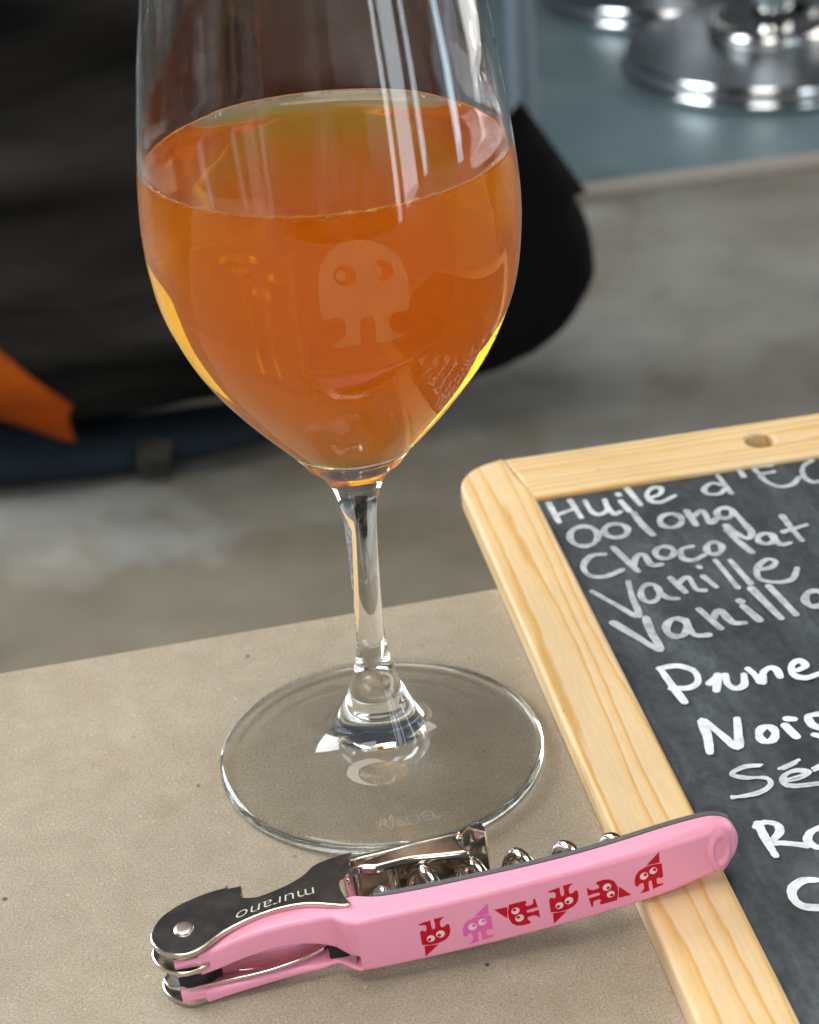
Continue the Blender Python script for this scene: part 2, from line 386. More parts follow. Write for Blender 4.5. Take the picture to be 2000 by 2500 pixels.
def offset(L, d, keep=None):   # moves a loop to its left by d; edges for which keep(a, b) holds stay put
    out = []; n = len(L)
    for i in range(n):
        p0, p1, p2 = Vector(L[i-1][:2]), Vector(L[i][:2]), Vector(L[(i+1) % n][:2])
        a = (p1-p0).normalized(); b = (p2-p1).normalized()
        na = Vector((-a.y, a.x)); nb = Vector((-b.y, b.x))
        da = 0 if keep and keep(p0, p1) else d; db = 0 if keep and keep(p1, p2) else d
        if da == db:
            m = na+nb; m = m/max(m.length_squared*.5, .5); out.append(tuple(p1+m*d))
        else:
            det = na.x*nb.y-na.y*nb.x
            if abs(det) < .15: out.append(tuple(p1+na*da))
            else: out.append((p1.x+(da*nb.y-db*na.y)/det, p1.y+(na.x*db-nb.x*da)/det))
    return out
def slab(name, loops, z0, z1, bev, mat, parent=None, seg=3, both=False, auto=40, keep=None):
    LL = []
    for i, L in enumerate(loops):
        L = [tuple(q)[:2] for q in L]
        if (area2(L) > 0) != (i == 0): L = L[::-1]
        LL.append(L)
    V = []; F = []
    prof_ = []
    if both: prof_ += [(bev*(1-math.sin(t*PI/2/seg)), z0+bev*(1-math.cos(t*PI/2/seg))) for t in range(seg+1)]
    else: prof_ += [(0, z0)]
    if bev: prof_ += [(bev*(1-math.cos(t*PI/2/seg)), z1-bev+bev*math.sin(t*PI/2/seg)) for t in range(seg+1)]
    else: prof_ += [(0, z1)]
    for L in LL:
        n = len(L); st = []
        for d, z in prof_:
            st.append(len(V)); V += [(x, y, z) for x, y in (offset(L, d, keep) if d else L)]
        for a, b in zip(st, st[1:]):
            for k in range(n): F.append([a+k, a+(k+1) % n, b+(k+1) % n, b+k])
    for d, z, flip in ((prof_[-1][0], z1, False), (prof_[0][0], z0, True)):
        v, t = fill([offset(L, d, keep) if d else L for L in LL]); s = len(V)
        V += [(x, y, z) for x, y in v]; F += [[s+i for i in (q[::-1] if flip else q)] for q in t]
    o = mesh(name, V, F, None, parent, False)
    bm = bmesh.new(); bm.from_mesh(o.data); bmesh.ops.remove_doubles(bm, verts=bm.verts, dist=1e-6); bm.to_mesh(o.data); bm.free()
    for p in o.data.polygons: p.use_smooth = True
    o.data.set_sharp_from_angle(angle=R(auto))
    for p in o.data.polygons:
        if abs(p.normal.z) > .9995: p.use_smooth = False
    if mat: o.data.materials.append(mat)
    return o
def box(name, x0, x1, y0, y1, z0, z1, mat, parent=None, bev=0.5):
    return slab(name, [[(x0, y0), (x1, y0), (x1, y1), (x0, y1)]], z0, z1, bev, mat, parent, 2, True)
def tube(path, rad, seg=12, cap=True):
    P = [Vector(p) for p in path]; V = []; F = []
    t0 = (P[1]-P[0]).normalized(); up = Vector((0, 0, 1)) if abs(t0.z) < .9 else Vector((1, 0, 0))
    nrm = (up-t0*up.dot(t0)).normalized()
    for i, p in enumerate(P):
        t = (P[min(i+1, len(P)-1)]-P[max(i-1, 0)]).normalized()
        nrm = (nrm-t*nrm.dot(t)).normalized(); b = t.cross(nrm)
        r_ = rad[i] if isinstance(rad, (list, tuple)) else rad
        V += [tuple(p+(nrm*math.cos(2*PI*k/seg)+b*math.sin(2*PI*k/seg))*r_) for k in range(seg)]
    for i in range(len(P)-1):
        for k in range(seg): F.append([i*seg+k, i*seg+(k+1) % seg, (i+1)*seg+(k+1) % seg, (i+1)*seg+k])
    if cap: F.append(list(range(seg))[::-1]); F.append([(len(P)-1)*seg+k for k in range(seg)])
    return V, F
def circle(cx, cy, r_, n=24): return [(cx+r_*math.cos(2*PI*k/n), cy+r_*math.sin(2*PI*k/n)) for k in range(n)]
def text2d(s, size, thin=0):
    c = bpy.data.curves.new("t", 'FONT'); c.body = s; c.size = size; c.resolution_u = 4; c.offset = thin
    o = bpy.data.objects.new("t", c); col.objects.link(o)
    dg = bpy.context.evaluated_depsgraph_get(); me = o.evaluated_get(dg).to_mesh()
    V = [(v.co.x, v.co.y) for v in me.vertices]; F = [list(p.vertices) for p in me.polygons]
    o.evaluated_get(dg).to_mesh_clear(); bpy.data.objects.remove(o); bpy.data.curves.remove(c)
    return V, F

CHALK = [
('Huile', 1.35, 0.75, [[(59.95, 91.62), (60.13, 81.34)], [(65.57, 91.37), (66.11, 81.75)], [(60.25, 84.78), (65.5, 86.63)], [(69.16, 89.86), (69.31, 83.89), (70.96, 81.61), (73.49, 83.73), (74.07, 88.64)], [(73.71, 86.02), (74.38, 80.75), (76.22, 81.33)], [(77.82, 86.73), (78.54, 80.94)], [(78.28, 91.13), (78.42, 90.37)], [(81.22, 93.47), (82.23, 83.65)], [(85.24, 86.25), (88.49, 87.61), (89.59, 90.4), (87.88, 91.44), (85.42, 88.84), (85.19, 85.07), (87.54, 83.37), (91.88, 85.56)]]),
("d'E", 1.3, 0.6, [[(104.97, 87.14), (102.97, 89.0), (100.09, 86.77), (100.2, 83.84), (103.05, 82.92), (105.12, 84.9)], [(105.58, 92.71), (105.97, 82.22)], [(111.75, 93.81), (111.73, 89.84)], [(120.32, 93.27), (116.0, 93.42), (116.26, 89.86), (119.7, 89.73)], [(116.18, 89.63), (116.63, 85.8), (118.88, 82.28), (122.36, 82.36), (125.29, 85.44)], [(131.38, 93.05), (128.08, 90.36), (126.56, 85.28), (127.92, 81.78), (131.61, 82.41)]]),
('oolong', 1.5, 0.45, [[(66.94, 69.42), (65.36, 67.82), (63.52, 67.4), (61.89, 68.28), (60.91, 70.22), (60.83, 72.71), (61.7, 75.1), (63.28, 76.74), (65.15, 77.17), (66.8, 76.28), (67.78, 74.3), (67.82, 71.78), (66.94, 69.42)], [(74.95, 70.31), (73.67, 69.24), (72.13, 69.03), (70.73, 69.73), (69.85, 71.15), (69.73, 72.92), (70.39, 74.58), (71.67, 75.66), (73.23, 75.88), (74.64, 75.18), (75.51, 73.74), (75.62, 71.95), (74.95, 70.31)], [(79.27, 80.13), (79.78, 73.03), (80.91, 67.69)], [(89.18, 70.91), (87.93, 69.82), (86.47, 69.57), (85.19, 70.24), (84.42, 71.64), (84.37, 73.41), (85.07, 75.08), (86.32, 76.2), (87.79, 76.45), (89.09, 75.77), (89.86, 74.35), (89.89, 72.57), (89.18, 70.91)], [(92.29, 76.56), (92.5, 69.0)], [(92.77, 73.5), (96.37, 76.07), (96.28, 69.51), (98.46, 71.11)], [(102.8, 71.54), (101.86, 70.71), (100.77, 70.52), (99.84, 71.01), (99.31, 72.06), (99.31, 73.39), (99.86, 74.65), (100.81, 75.49), (101.9, 75.68), (102.84, 75.18), (103.37, 74.12), (103.36, 72.79), (102.8, 71.54)], [(103.53, 74.13), (104.21, 66.43), (104.55, 61.57), (102.62, 59.06), (100.61, 63.04), (99.59, 66.76)]]),
('Chocolat', 1.45, 0.6, [[(66.95, 62.0), (63.65, 62.27), (60.5, 58.06), (60.79, 53.39), (64.07, 51.64), (69.12, 53.46)], [(69.78, 64.41), (71.17, 57.97), (72.6, 51.53)], [(72.08, 54.46), (74.09, 58.35), (76.02, 58.84), (76.43, 53.64), (78.65, 52.95)], [(82.84, 56.39), (81.8, 55.47), (80.6, 55.26), (79.54, 55.81), (78.9, 56.97), (78.86, 58.44), (79.44, 59.83), (80.47, 60.76), (81.69, 60.98), (82.76, 60.42), (83.39, 59.24), (83.42, 57.77), (82.84, 56.39)], [(88.53, 59.62), (85.57, 58.9), (84.68, 55.04), (86.8, 53.09), (90.28, 54.7)], [(94.79, 55.36), (93.85, 54.42), (92.8, 54.15), (91.93, 54.64), (91.45, 55.76), (91.51, 57.21), (92.09, 58.6), (93.04, 59.56), (94.1, 59.83), (94.98, 59.33), (95.45, 58.2), (95.38, 56.75), (94.79, 55.36)], [(98.93, 64.7), (100.13, 58.18), (101.57, 52.25)], [(108.44, 55.97), (107.48, 55.19), (106.37, 55.02), (105.41, 55.51), (104.86, 56.53), (104.86, 57.8), (105.41, 58.99), (106.38, 59.78), (107.5, 59.95), (108.46, 59.45), (109.01, 58.43), (109.01, 57.15), (108.44, 55.97)], [(108.68, 58.26), (109.3, 53.65), (111.8, 53.74)], [(114.31, 66.88), (114.46, 59.79), (114.87, 53.87)], [(112.05, 59.2), (118.42, 60.78)]]),
('Vanille', 1.35, 0.5, [[(59.56, 46.26), (63.3, 39.0), (67.13, 32.15), (68.08, 41.09), (69.05, 48.0)], [(74.11, 39.09), (72.97, 37.7), (71.74, 37.26), (70.73, 37.87), (70.22, 39.38), (70.34, 41.39), (71.07, 43.38), (72.21, 44.79), (73.46, 45.25), (74.48, 44.63), (74.99, 43.09), (74.85, 41.06), (74.11, 39.09)], [(74.59, 42.67), (75.68, 38.24), (78.13, 36.78)], [(79.06, 46.48), (80.66, 39.06)], [(80.01, 43.06), (83.15, 45.52), (83.47, 39.62), (85.1, 38.4)], [(86.77, 44.61), (88.29, 38.96)], [(87.13, 49.24), (87.26, 48.46)], [(91.98, 51.47), (93.17, 37.66)], [(95.33, 50.43), (96.61, 38.45)], [(100.36, 44.07), (103.6, 44.12), (105.56, 46.38), (103.83, 47.99), (100.27, 44.63), (99.41, 39.66), (102.79, 37.06), (106.64, 37.42), (109.36, 41.8)]]),
('Vanilla', 1.65, 0.45, [[(60.68, 30.87), (64.19, 23.52), (67.94, 16.24), (67.98, 24.29), (68.54, 30.73)], [(75.88, 22.25), (74.68, 20.97), (73.34, 20.59), (72.22, 21.22), (71.61, 22.68), (71.68, 24.6), (72.41, 26.46), (73.62, 27.77), (74.97, 28.16), (76.1, 27.52), (76.71, 26.03), (76.63, 24.1), (75.88, 22.25)], [(76.98, 26.89), (77.05, 20.4), (80.15, 19.18)], [(81.34, 30.49), (83.64, 20.99)], [(82.88, 25.1), (85.85, 29.11), (87.2, 23.3), (89.87, 22.29)], [(91.75, 29.3), (93.36, 22.4)], [(91.64, 31.83), (91.94, 31.14)], [(95.99, 36.07), (98.34, 21.37)], [(100.23, 35.79), (102.14, 21.88)], [(110.09, 25.28), (108.93, 24.17), (107.66, 23.86), (106.64, 24.43), (106.12, 25.73), (106.25, 27.41), (107.0, 29.03), (108.17, 30.16), (109.45, 30.48), (110.48, 29.9), (111.0, 28.58), (110.85, 26.89), (110.09, 25.28)]]),
('Prune', 1.65, 1, [[(65.63, 8.74), (66.23, 1.39), (66.99, -5.48)], [(65.64, 9.47), (69.79, 9.32), (72.66, 6.29), (72.35, 2.06), (69.79, 0.13), (65.92, 0.99)], [(77.23, 3.12), (75.13, -2.65)], [(74.58, 0.34), (76.85, 2.52)], [(78.73, 2.46), (78.26, -1.11), (79.33, -3.26), (81.57, -2.44), (82.77, 1.47)], [(84.36, 3.38), (85.09, 0.43), (85.55, -2.91), (87.11, 0.9), (89.33, 2.4), (90.26, 1.04), (90.09, -1.77)], [(94.73, -0.43), (96.97, 0.85), (96.22, 3.25), (94.01, 1.73), (93.23, -1.85), (95.31, -3.82), (98.98, -2.99)]]),
('Nois', 1.8, 1, [[(66.63, -25.01), (67.88, -19.21), (68.63, -13.11), (70.78, -19.06), (72.71, -24.83), (74.53, -19.82), (75.91, -14.77)], [(81.61, -23.0), (80.72, -23.92), (79.75, -24.19), (78.96, -23.76), (78.57, -22.73), (78.67, -21.38), (79.24, -20.06), (80.13, -19.13), (81.11, -18.85), (81.9, -19.29), (82.3, -20.33), (82.19, -21.69), (81.61, -23.0)], [(85.1, -19.59), (85.99, -24.14)], [(86.25, -17.39), (87.6, -17.92)], [(93.64, -17.73), (90.87, -17.93), (90.66, -21.21), (92.13, -22.96)], [(89.76, -24.77), (90.92, -25.76)]]),
('Se', 0.75, 0.8, [[(75.64, -32.05), (72.04, -31.46), (68.5, -33.44), (70.62, -35.78), (74.85, -36.38), (75.46, -39.13), (72.41, -41.43), (68.71, -41.58), (66.31, -40.9)], [(75.04, -32.51), (72.19, -32.13), (68.97, -33.45), (71.14, -35.32), (74.99, -37.04), (74.79, -39.25), (71.87, -40.85), (66.26, -41.49)], [(78.8, -34.02), (83.73, -32.17)], [(79.58, -34.44), (82.82, -33.17)], [(78.08, -38.78), (81.82, -38.62), (84.47, -36.9), (82.22, -35.38), (78.96, -36.44), (77.72, -38.55), (79.17, -40.93), (85.14, -41.71)], [(78.65, -38.2), (81.77, -37.74), (83.47, -37.11), (81.95, -36.18), (79.57, -36.61), (78.19, -39.0), (79.74, -40.36), (85.38, -41.05)], [(85.32, -36.08), (87.52, -35.15)], [(85.35, -37.03), (87.11, -36.28)]]),
('Ro', 1.6, 1, [[(68.52, -50.88), (68.38, -56.58), (68.58, -61.69)], [(68.08, -51.33), (70.1, -50.45), (72.15, -51.78), (71.98, -54.16), (69.94, -56.16), (68.51, -56.73)], [(69.17, -57.37), (71.47, -57.89), (75.56, -59.83)], [(80.46, -55.11), (77.79, -56.08), (76.28, -58.51), (77.14, -60.83), (78.46, -61.09)]]),
('C', 1.85, 1, [[(73.57, -70.56), (71.03, -70.13), (68.39, -71.96), (67.69, -74.94), (68.78, -77.44), (71.89, -78.71)]])]
EMBLEM = [[(-5.32, 128.39), (-5.62, 124.88), (-5.48, 120.91), (-3.62, 120.2), (-2.23, 120.76), (-0.46, 120.89), (1.11, 120.16), (1.23, 118.03), (0.31, 116.64), (-3.8, 114.61), (0.95, 114.67), (5.03, 114.65), (5.45, 119.58), (6.43, 120.41), (7.86, 120.52), (9.15, 119.97), (9.75, 119.12), (9.75, 114.48), (14.28, 114.41), (19.62, 115.07), (15.31, 116.04), (13.89, 117.68), (13.87, 119.25), (14.6, 119.94), (16.26, 120.23), (17.4, 119.79), (19.89, 120.0), (20.28, 122.96), (20.1, 126.58), (18.46, 130.02), (15.21, 132.57), (10.97, 134.19), (6.26, 134.91), (1.89, 134.69), (-1.78, 133.07), (-4.26, 130.66)], [(5.16, 127.6), (4.47, 127.07), (3.53, 126.7), (2.43, 126.58), (1.33, 126.7), (0.34, 127.05), (-0.4, 127.57), (-0.82, 128.22), (-0.86, 128.93), (-0.52, 129.59), (0.17, 130.14), (1.11, 130.5), (2.2, 130.62), (3.3, 130.51), (4.28, 130.16), (5.03, 129.62), (5.45, 128.97), (5.5, 128.26)], [(2.44, 128.19), (1.91, 127.81), (1.16, 127.65), (0.41, 127.79), (-0.16, 128.14), (-0.38, 128.66), (-0.2, 129.19), (0.34, 129.59), (1.08, 129.74), (1.83, 129.61), (2.4, 129.23), (2.62, 128.72)], [(15.7, 127.42), (15.06, 126.9), (14.16, 126.59), (13.13, 126.5), (12.08, 126.68), (11.17, 127.06), (10.47, 127.62), (10.09, 128.28), (10.05, 128.99), (10.38, 129.64), (11.02, 130.15), (11.9, 130.48), (12.92, 130.57), (13.95, 130.42), (14.89, 130.02), (15.58, 129.46), (15.99, 128.78), (16.03, 128.07)], [(12.5, 128.01), (12.06, 127.58), (11.46, 127.42), (10.87, 127.57), (10.43, 127.99), (10.28, 128.57), (10.44, 129.14), (10.88, 129.57), (11.47, 129.73), (12.07, 129.58), (12.5, 129.16), (12.66, 128.58)]]


# ------------------------------------------------------------------ setting: floor and platform
FZ = -733
o = mesh("floor", [(-6000, -4000, FZ), (6000, -4000, FZ), (6000, 9000, FZ), (-6000, 9000, FZ)], [[0, 1, 2, 3]], MT['floor'], None, False); o["kind"] = "structure"
pa = Vector((305/1000, 34.5/1000)); ang = math.atan2(34.5, 305)
pt = Matrix.Translation(Vector((339, 2223, 0))*MM) @ Matrix.Rotation(ang, 4, 'Z')
plat = box("platform", -1500, 3200, 6, 3200, FZ+.5, -715, MT['platform'], None, 3); plat.matrix_world = pt; plat["kind"] = "structure"
nos = box("edging_strip", -1500, 3200, 0, 5.5, FZ+.5, -711, MT['nosing'], plat, 2)
wall = box("wall", -4000, 5000, 6200, 6320, FZ+.5, 2600, plain("grey_wall_paint", (.40, .43, .45), .8, grain=.2, gscale=4), None, 4); wall["kind"] = "structure"

# ------------------------------------------------------------------ chrome pedestals on the platform
def pedestal(x, y, label):
    t = empty("pedestal_stool", (x, y, -715))
    tag(t, label, "stool", "chrome pedestal stools on the blue grey platform")
    revolve("base_ring", [(0, .4), (214, .4), (221, 3), (224, 8), (223, 14), (218, 17), (216, 20), (217, 30), (213, 35)], 96, MT['chrome'], t)
    revolve("base_cover", [(213, 35), (190, 38), (120, 46), (80, 52), (55, 60)], 96, MT['satin'], t)
    revolve("ring_collar", [(92, 50), (97, 55), (98, 63), (93, 72), (84, 76), (74, 73), (64, 64), (50, 58), (30, 56)], 72, MT['bright'], t)
    revolve("pole", [(29, 56), (29, 700), (0, 701)], 40, MT['chrome'], t)
    revolve("seat", [(0, 700), (150, 702), (172, 712), (178, 730), (170, 752), (140, 760), (0, 764)], 64, MT['black'], t)
    return t
pedestal(668, 2650, "chrome round stool pedestal with flared collar, nearer one, above the blackboard corner")
pedestal(596, 3060, "chrome round stool pedestal partly out of view, farther one, at the upper edge")
t = empty("streak_upright", (255, 2215, -715)); tag(t, "slim grey blue upright for a pale streak just behind the wine glass", "post")  # upright made up to stand in for an unclear pale streak
V, F = tube([(0, 0, 0), (0, 0, 700)], 17, 20); mesh("pole", V, F, MT['post'], t, auto=40)
revolve("foot_plate", [(0, .5), (34, .5), (36, 2), (34, 5), (17.5, 6)], 32, MT['post'], t)

# ------------------------------------------------------------------ dark bag on the floor
K = .954
def bag_pt(q): return (q[0]*K, 273+(q[1]-273)*K)
def cushion(name, loop, depth, soft, y, mat, parent, step, folds=0, smooth_n=3, dz=0, dx=0):
    loop = [(a+dx, b+dz) for a, b in loop]
    L = [tuple(q) for q in spline([(*bag_pt(q), 0) for q in loop], smooth_n, True)]
    if area2([q[:2] for q in L]) < 0: L = L[::-1]
    L = [q[:2] for q in L]; nb = len(L)
    v, T = fill([L], step)
    segs = [(Vector(L[i]), Vector(L[(i+1) % nb])) for i in range(nb)]
    def dist(p):
        p = Vector(p); best = 1e9
        for a, b in segs:
            ab = b-a; tt = max(0, min(1, (p-a).dot(ab)/max(ab.length_squared, 1e-9))); best = min(best, (p-a-ab*tt).length)
        return best
    V = []; n = len(v)
    for sgn in (-1, 1):
        for p in v:
            d = min(dist(p)/soft, 1); h = depth*math.sqrt(max(0, 1-(1-d)**2))
            if folds and sgn < 0:
                h += folds*d*(math.sin((p[1]+.35*p[0])*.035+1.3*math.sin(p[0]*.011))+.6*math.sin((p[1]-.22*p[0])*.06+2))
            V.append((p[0], y+sgn*h, p[1]))
    F = [t_ for t_ in T] + [[n+i for i in t_[::-1]] for t_ in T]
    o = mesh(name, V, F, None, parent, True)
    bm = bmesh.new(); bm.from_mesh(o.data); bmesh.ops.remove_doubles(bm, verts=bm.verts, dist=1e-5); bm.to_mesh(o.data); bm.free()
    for p in o.data.polygons: p.use_smooth = True
    o.data.materials.append(mat); return o
bag = empty("soft_bag", (0, 0, 0)); tag(bag, "large dark cloth bag with orange strap tab and navy base, slumped on the concrete floor", "bag")
cushion("bag_body", [(-531, -700), (-379, -735), (-248, -737), (-90, -722), (-24, -725), (65, -712), (132, -688), (169, -649), (185, -581), (178, -469), (164, -408), (160, -301), (162, -165), (150, -60), (-180, -40), (-404, -60), (-560, -150), (-600, -400)], 120, 110, 1648, MT['bag'], bag, 22, 15)
cushion("side_flap", [(60, -722), (110, -711), (142, -701), (193, -683), (233, -655), (256, -620), (265, -600), (266, -584), (262, -548), (255, -525), (249, -512), (258, -508), (256, -500), (200, -409), (196, -406), (192, -412), (160, -440), (124, -473), (74, -593)], 22, 30, 1566, MT['black'], bag, 14)
cushion("strap_tab", [(-389, -612), (-377, -608), (-354, -620), (-332, -645), (-310, -669), (-291, -687), (-288, -692), (-293, -706), (-291, -727), (-296, -731), (-330, -714), (-366, -696), (-389, -679)], 8, 10, 1478, MT['orange'], bag, 14, 2, 2, 42, 11)
cushion("base_panel", [(-531, -690), (-369, -705), (-295, -725), (-226, -728), (-155, -725), (-89, -726), (-60, -735), (-80, -750), (-248, -773), (-379, -774), (-540, -768)], 60, 30, 1596, MT['navy'], bag, 12, 3, 3, -7)
cushion("buckle", [(-224, -726), (-186, -730), (-196, -768), (-230, -768)], 5, 3, 1536, MT['buckle'], bag, 6, 0, 1, 2)

# ------------------------------------------------------------------ table
PHT = 0.1412; TE = 61.36
tb = empty("table", mat=Matrix.Rotation(PHT, 4, 'Z')); tag(tb, "beige fibreboard table top with fine dark flecks under the glass", "table")
slab("table_top", [[(-900, -700), (900, -700), (900, TE), (-900, TE)]], -30, 0, .6, MT['table'], tb, 2)
for x in (-820, 820):
    for y in (-640, TE-60): box("leg", x-25, x+25, y-25, y+25, FZ+.5, -30.2, MT['near_black'], tb, 3)

# ------------------------------------------------------------------ chalkboard
PHB = 0.1158
cb = empty("chalkboard", mat=Matrix.Rotation(PHB, 4, 'Z')); tag(cb, "small blackboard in a pale pine frame with handwritten white flavour list", "blackboard")
X0, X1, X2, X3 = 39.6, 57.3, 232, 250
Y0, Y1, Y2, Y3 = -215, -192, 93.8, 117.2
def rc(cx, cy, r_, a0, a1, n=10): return [(cx+r_*math.cos(R(a0+(a1-a0)*k/n)), cy+r_*math.sin(R(a0+(a1-a0)*k/n))) for k in range(n+1)]
cr = 13.5
def jl(a, b): return min(a.x, b.x) > X1-6 and max(a.x, b.x) < X1+.3 and min(a.y, b.y) > Y2-.5
def jl2(a, b): return jl(a, b) or (abs(a.x-X2) < .3 and abs(b.x-X2) < .3 and min(a.y, b.y) > Y2-.5)
slab("frame_rail", [[(X0, Y0)] + [(X1, Y0)] + [(X1, Y2), (X1-2.0, Y3-11)] + [(X1-3.2, Y3)] + rc(X0+cr, Y3-cr, cr, 90, 180)], .3, 6, 1.0, MT['wood_y'], cb, 4, keep=jl)
slab("frame_rail", [[(X1+.05, Y2), (X2, Y2), (X2, Y3), (X1-3.15, Y3), (X1-1.95, Y3-11)], circle(121.8, 106.6, 3.9, 28)], .3, 5.97, .97, MT['wood_x'], cb, 4, keep=jl2)
slab("frame_rail", [[(X2+.05, Y0), (X3, Y0)] + rc(X3-cr, Y3-cr, cr, 0, 90) + [(X2+.05, Y3)]], .3, 6, 1.0, MT['wood_y'], cb, 4)
slab("frame_rail", [[(X1+.05, Y0), (X2, Y0), (X2, Y1), (X1+.05, Y1)]], .3, 5.97, 1.0, MT['wood_x'], cb, 4)
box("slate", X1-2, X2+2, Y1-2, Y2+2, 2.2, 4.8, MT['slate'], cb, 0)
ci = 0
mats = {}
for nm, wd, br, strokes in CHALK:
    V = []; F = []; lv = round(br*4)/4
    if lv not in mats: mats[lv] = mat_chalk(lv)
    for st in strokes:
        ci += 1; z = 4.84+.06*(ci % 7)
        P = spline([(x, y, 0) for x, y in st], 6) if len(st) > 1 else [Vector((*st[0], 0)), Vector((st[0][0]+.2, st[0][1], 0))]
        Q = [P[0]]
        for p in P[1:]:
            if (p-Q[-1]).length > .12: Q.append(p)
        if len(Q) < 2: Q = [P[0], P[0]+Vector((.2, 0, 0))]
        pol = []; lf = []; rt = []; n = len(Q); ws = []
        for i in range(n):
            t_ = (Q[min(i+1, n-1)]-Q[max(i-1, 0)]).normalized(); nn = Vector((-t_.y, t_.x, 0))
            wv = wd*.5*(1.14 if br < .8 else 1.06)*(1+.13*math.sin(i*.35+ci)+random.uniform(-.07, .07))
            ws.append(wv); lf.append(Q[i]+nn*wv); rt.append(Q[i]-nn*wv)
        s = len(V); V += [(p.x, p.y, z+i_*.0007) for i_, p in enumerate(lf)] + [(p.x, p.y, z+i_*.0007) for i_, p in enumerate(rt)]
        for i in range(n-1): F.append([s+i, s+n+i, s+n+i+1, s+i+1])
        for e, (i, sg) in enumerate(((0, -1), (n-1, 1))):
            t_ = (Q[1]-Q[0]) if i == 0 else (Q[-1]-Q[-2]); a0 = math.atan2(t_.y, t_.x) + (PI/2 if sg < 0 else -PI/2)
            s = len(V); fan = [(Q[i].x+ws[i]*math.cos(a0+PI*k/8), Q[i].y+ws[i]*math.sin(a0+PI*k/8), z+i*.0007+(-.003 if sg < 0 else .003)) for k in range(9)]
            V += fan; F.append(list(range(s, s+9)))
    mesh("chalk_word", V, F, mats[lv], cb, False)

# ------------------------------------------------------------------ wine glass
OUT_BOWL = [(10.2, 74.2), (13.0, 78), (16.6, 82), (20.05, 86), (23.25, 90), (26.2, 94), (28.75, 98), (30.85, 102), (32.55, 106), (34.05, 110), (35.05, 114), (35.65, 118), (36.05, 122), (36.25, 126), (36.2, 130), (35.95, 134), (35.55, 138), (35.1, 142), (34.6, 146), (34.1, 150), (33.55, 154), (33.0, 158), (32.35, 162), (31.65, 166), (30.0, 175), (27.9, 185), (25.8, 195), (24.3, 203)]
LEVEL = 137.2; MEN = 139.6
def sp2(pts, n): return [(q.x, q.y) for q in spline([(a, b, 0) for a, b in pts], n)]
out_b = sp2(OUT_BOWL, 4)
def rad_out(z):
    for a, b in zip(out_b, out_b[1:]):
        if a[1] <= z <= b[1]: return a[0]+(b[0]-a[0])*(z-a[1])/(b[1]-a[1])
    return out_b[-1][0]
IN_BOWL = [(0, 77.6), (3.5, 77.8), (7.0, 78.6), (10.5, 80.2), (14.2, 83.0), (18.1, 86.9), (21.6, 91), (24.75, 95), (27.4, 99), (29.65, 103), (31.45, 107), (32.95, 111), (34.0, 115), (34.65, 119), (35.1, 123), (35.3, 127), (35.25, 131), (34.95, 135), (34.5, 139), (34.05, 143), (33.5, 147), (32.95, 151), (32.4, 155), (31.85, 159), (31.2, 163), (30.5, 167), (28.95, 175.5), (26.9, 185.3), (24.85, 195.2), (23.5, 203)]
in_b = sp2(IN_BOWL, 4)
def cut(pts, z, above):
    out = []
    for a, b in zip(pts, pts[1:]):
        if a[1] < z <= b[1]:
            m = (a[0]+(b[0]-a[0])*(z-a[1])/(b[1]-a[1]), z)
            return ([m]+pts[pts.index(b):]) if above else (pts[:pts.index(a)+1]+[m])
in_low = cut(in_b, MEN, False); in_up = cut(in_b, MEN, True)
wg = empty("wine_glass", (0, 0, .05)); tag(wg, "tall stemmed tulip glass of amber beer standing on the beige table", "glass")
SEG = 160
lip = [(24.3, 203), (24.2, 203.35), (23.9, 203.5), (23.6, 203.35), (23.5, 203)]
bowl_pr = out_b + lip[1:] + in_up[::-1][1:]
stem_pr = sp2([(20.0, 4.7), (16.2, 5.6), (13.0, 6.9), (10.7, 8.6), (9.2, 10.7), (8.1, 13), (7.0, 15.4), (5.85, 18.2), (4.9, 21), (4.1, 24), (3.5, 27), (3.18, 30), (2.96, 36), (3.02, 45), (3.2, 54), (3.5, 60), (3.9, 63.5), (4.6, 66.5), (5.8, 69.3), (7.7, 72), (10.2, 74.2)], 4)
foot_pr = [(0, 6.6), (5, 6.2), (10, 4.7), (16, 2.9), (24, 1.4), (30, .45), (32.8, .05), (34.2, .18), (35.15, .85), (35.45, 1.75), (35.15, 2.65), (34.3, 3.25), (33.0, 3.4), (29, 3.55), (24.5, 3.95), (20.0, 4.7)]
foot_pr = sp2(foot_pr[:7], 3)[:-1] + sp2(foot_pr[6:13], 4) + foot_pr[13:]
allp = foot_pr + stem_pr[1:] + bowl_pr[1:]
alln = profile_normals(allp)
alln[0] = Vector((0, -1))
a_, b_ = len(foot_pr), len(foot_pr)+len(stem_pr)-1
revolve("foot", foot_pr, SEG, MT['glass'], wg, alln[:a_])
revolve("stem", stem_pr, SEG, MT['glass'], wg, alln[a_-1:b_])
revolve("bowl", bowl_pr, SEG, MT['streaked'], wg, alln[b_-1:])
# printed emblem wrapped on the outside of the bowl
v, T = fill(EMBLEM, 1.0)
V = []
for a, z in v:
    r_ = rad_out(z)+.05; V.append((r_*math.sin(R(a)), -r_*math.cos(R(a)), z))
mesh("emblem", V, T, MT['emblem'], wg, True)
v, F = text2d("RIEDEL", 4.2)
x_c = (min(q[0] for q in v)+max(q[0] for q in v))/2; V = []
for x, y in v:
    rad_ = 28.6-y*0+0; a = R(9)+(x-x_c)/28.0; q = 30.3-y
    zz = 3.42+(33.0-q)*.05
    V.append((q*math.sin(a), -q*math.cos(a), zz+.12))
mesh("etched_lettering", V, F, MT['etch'], wg, False)

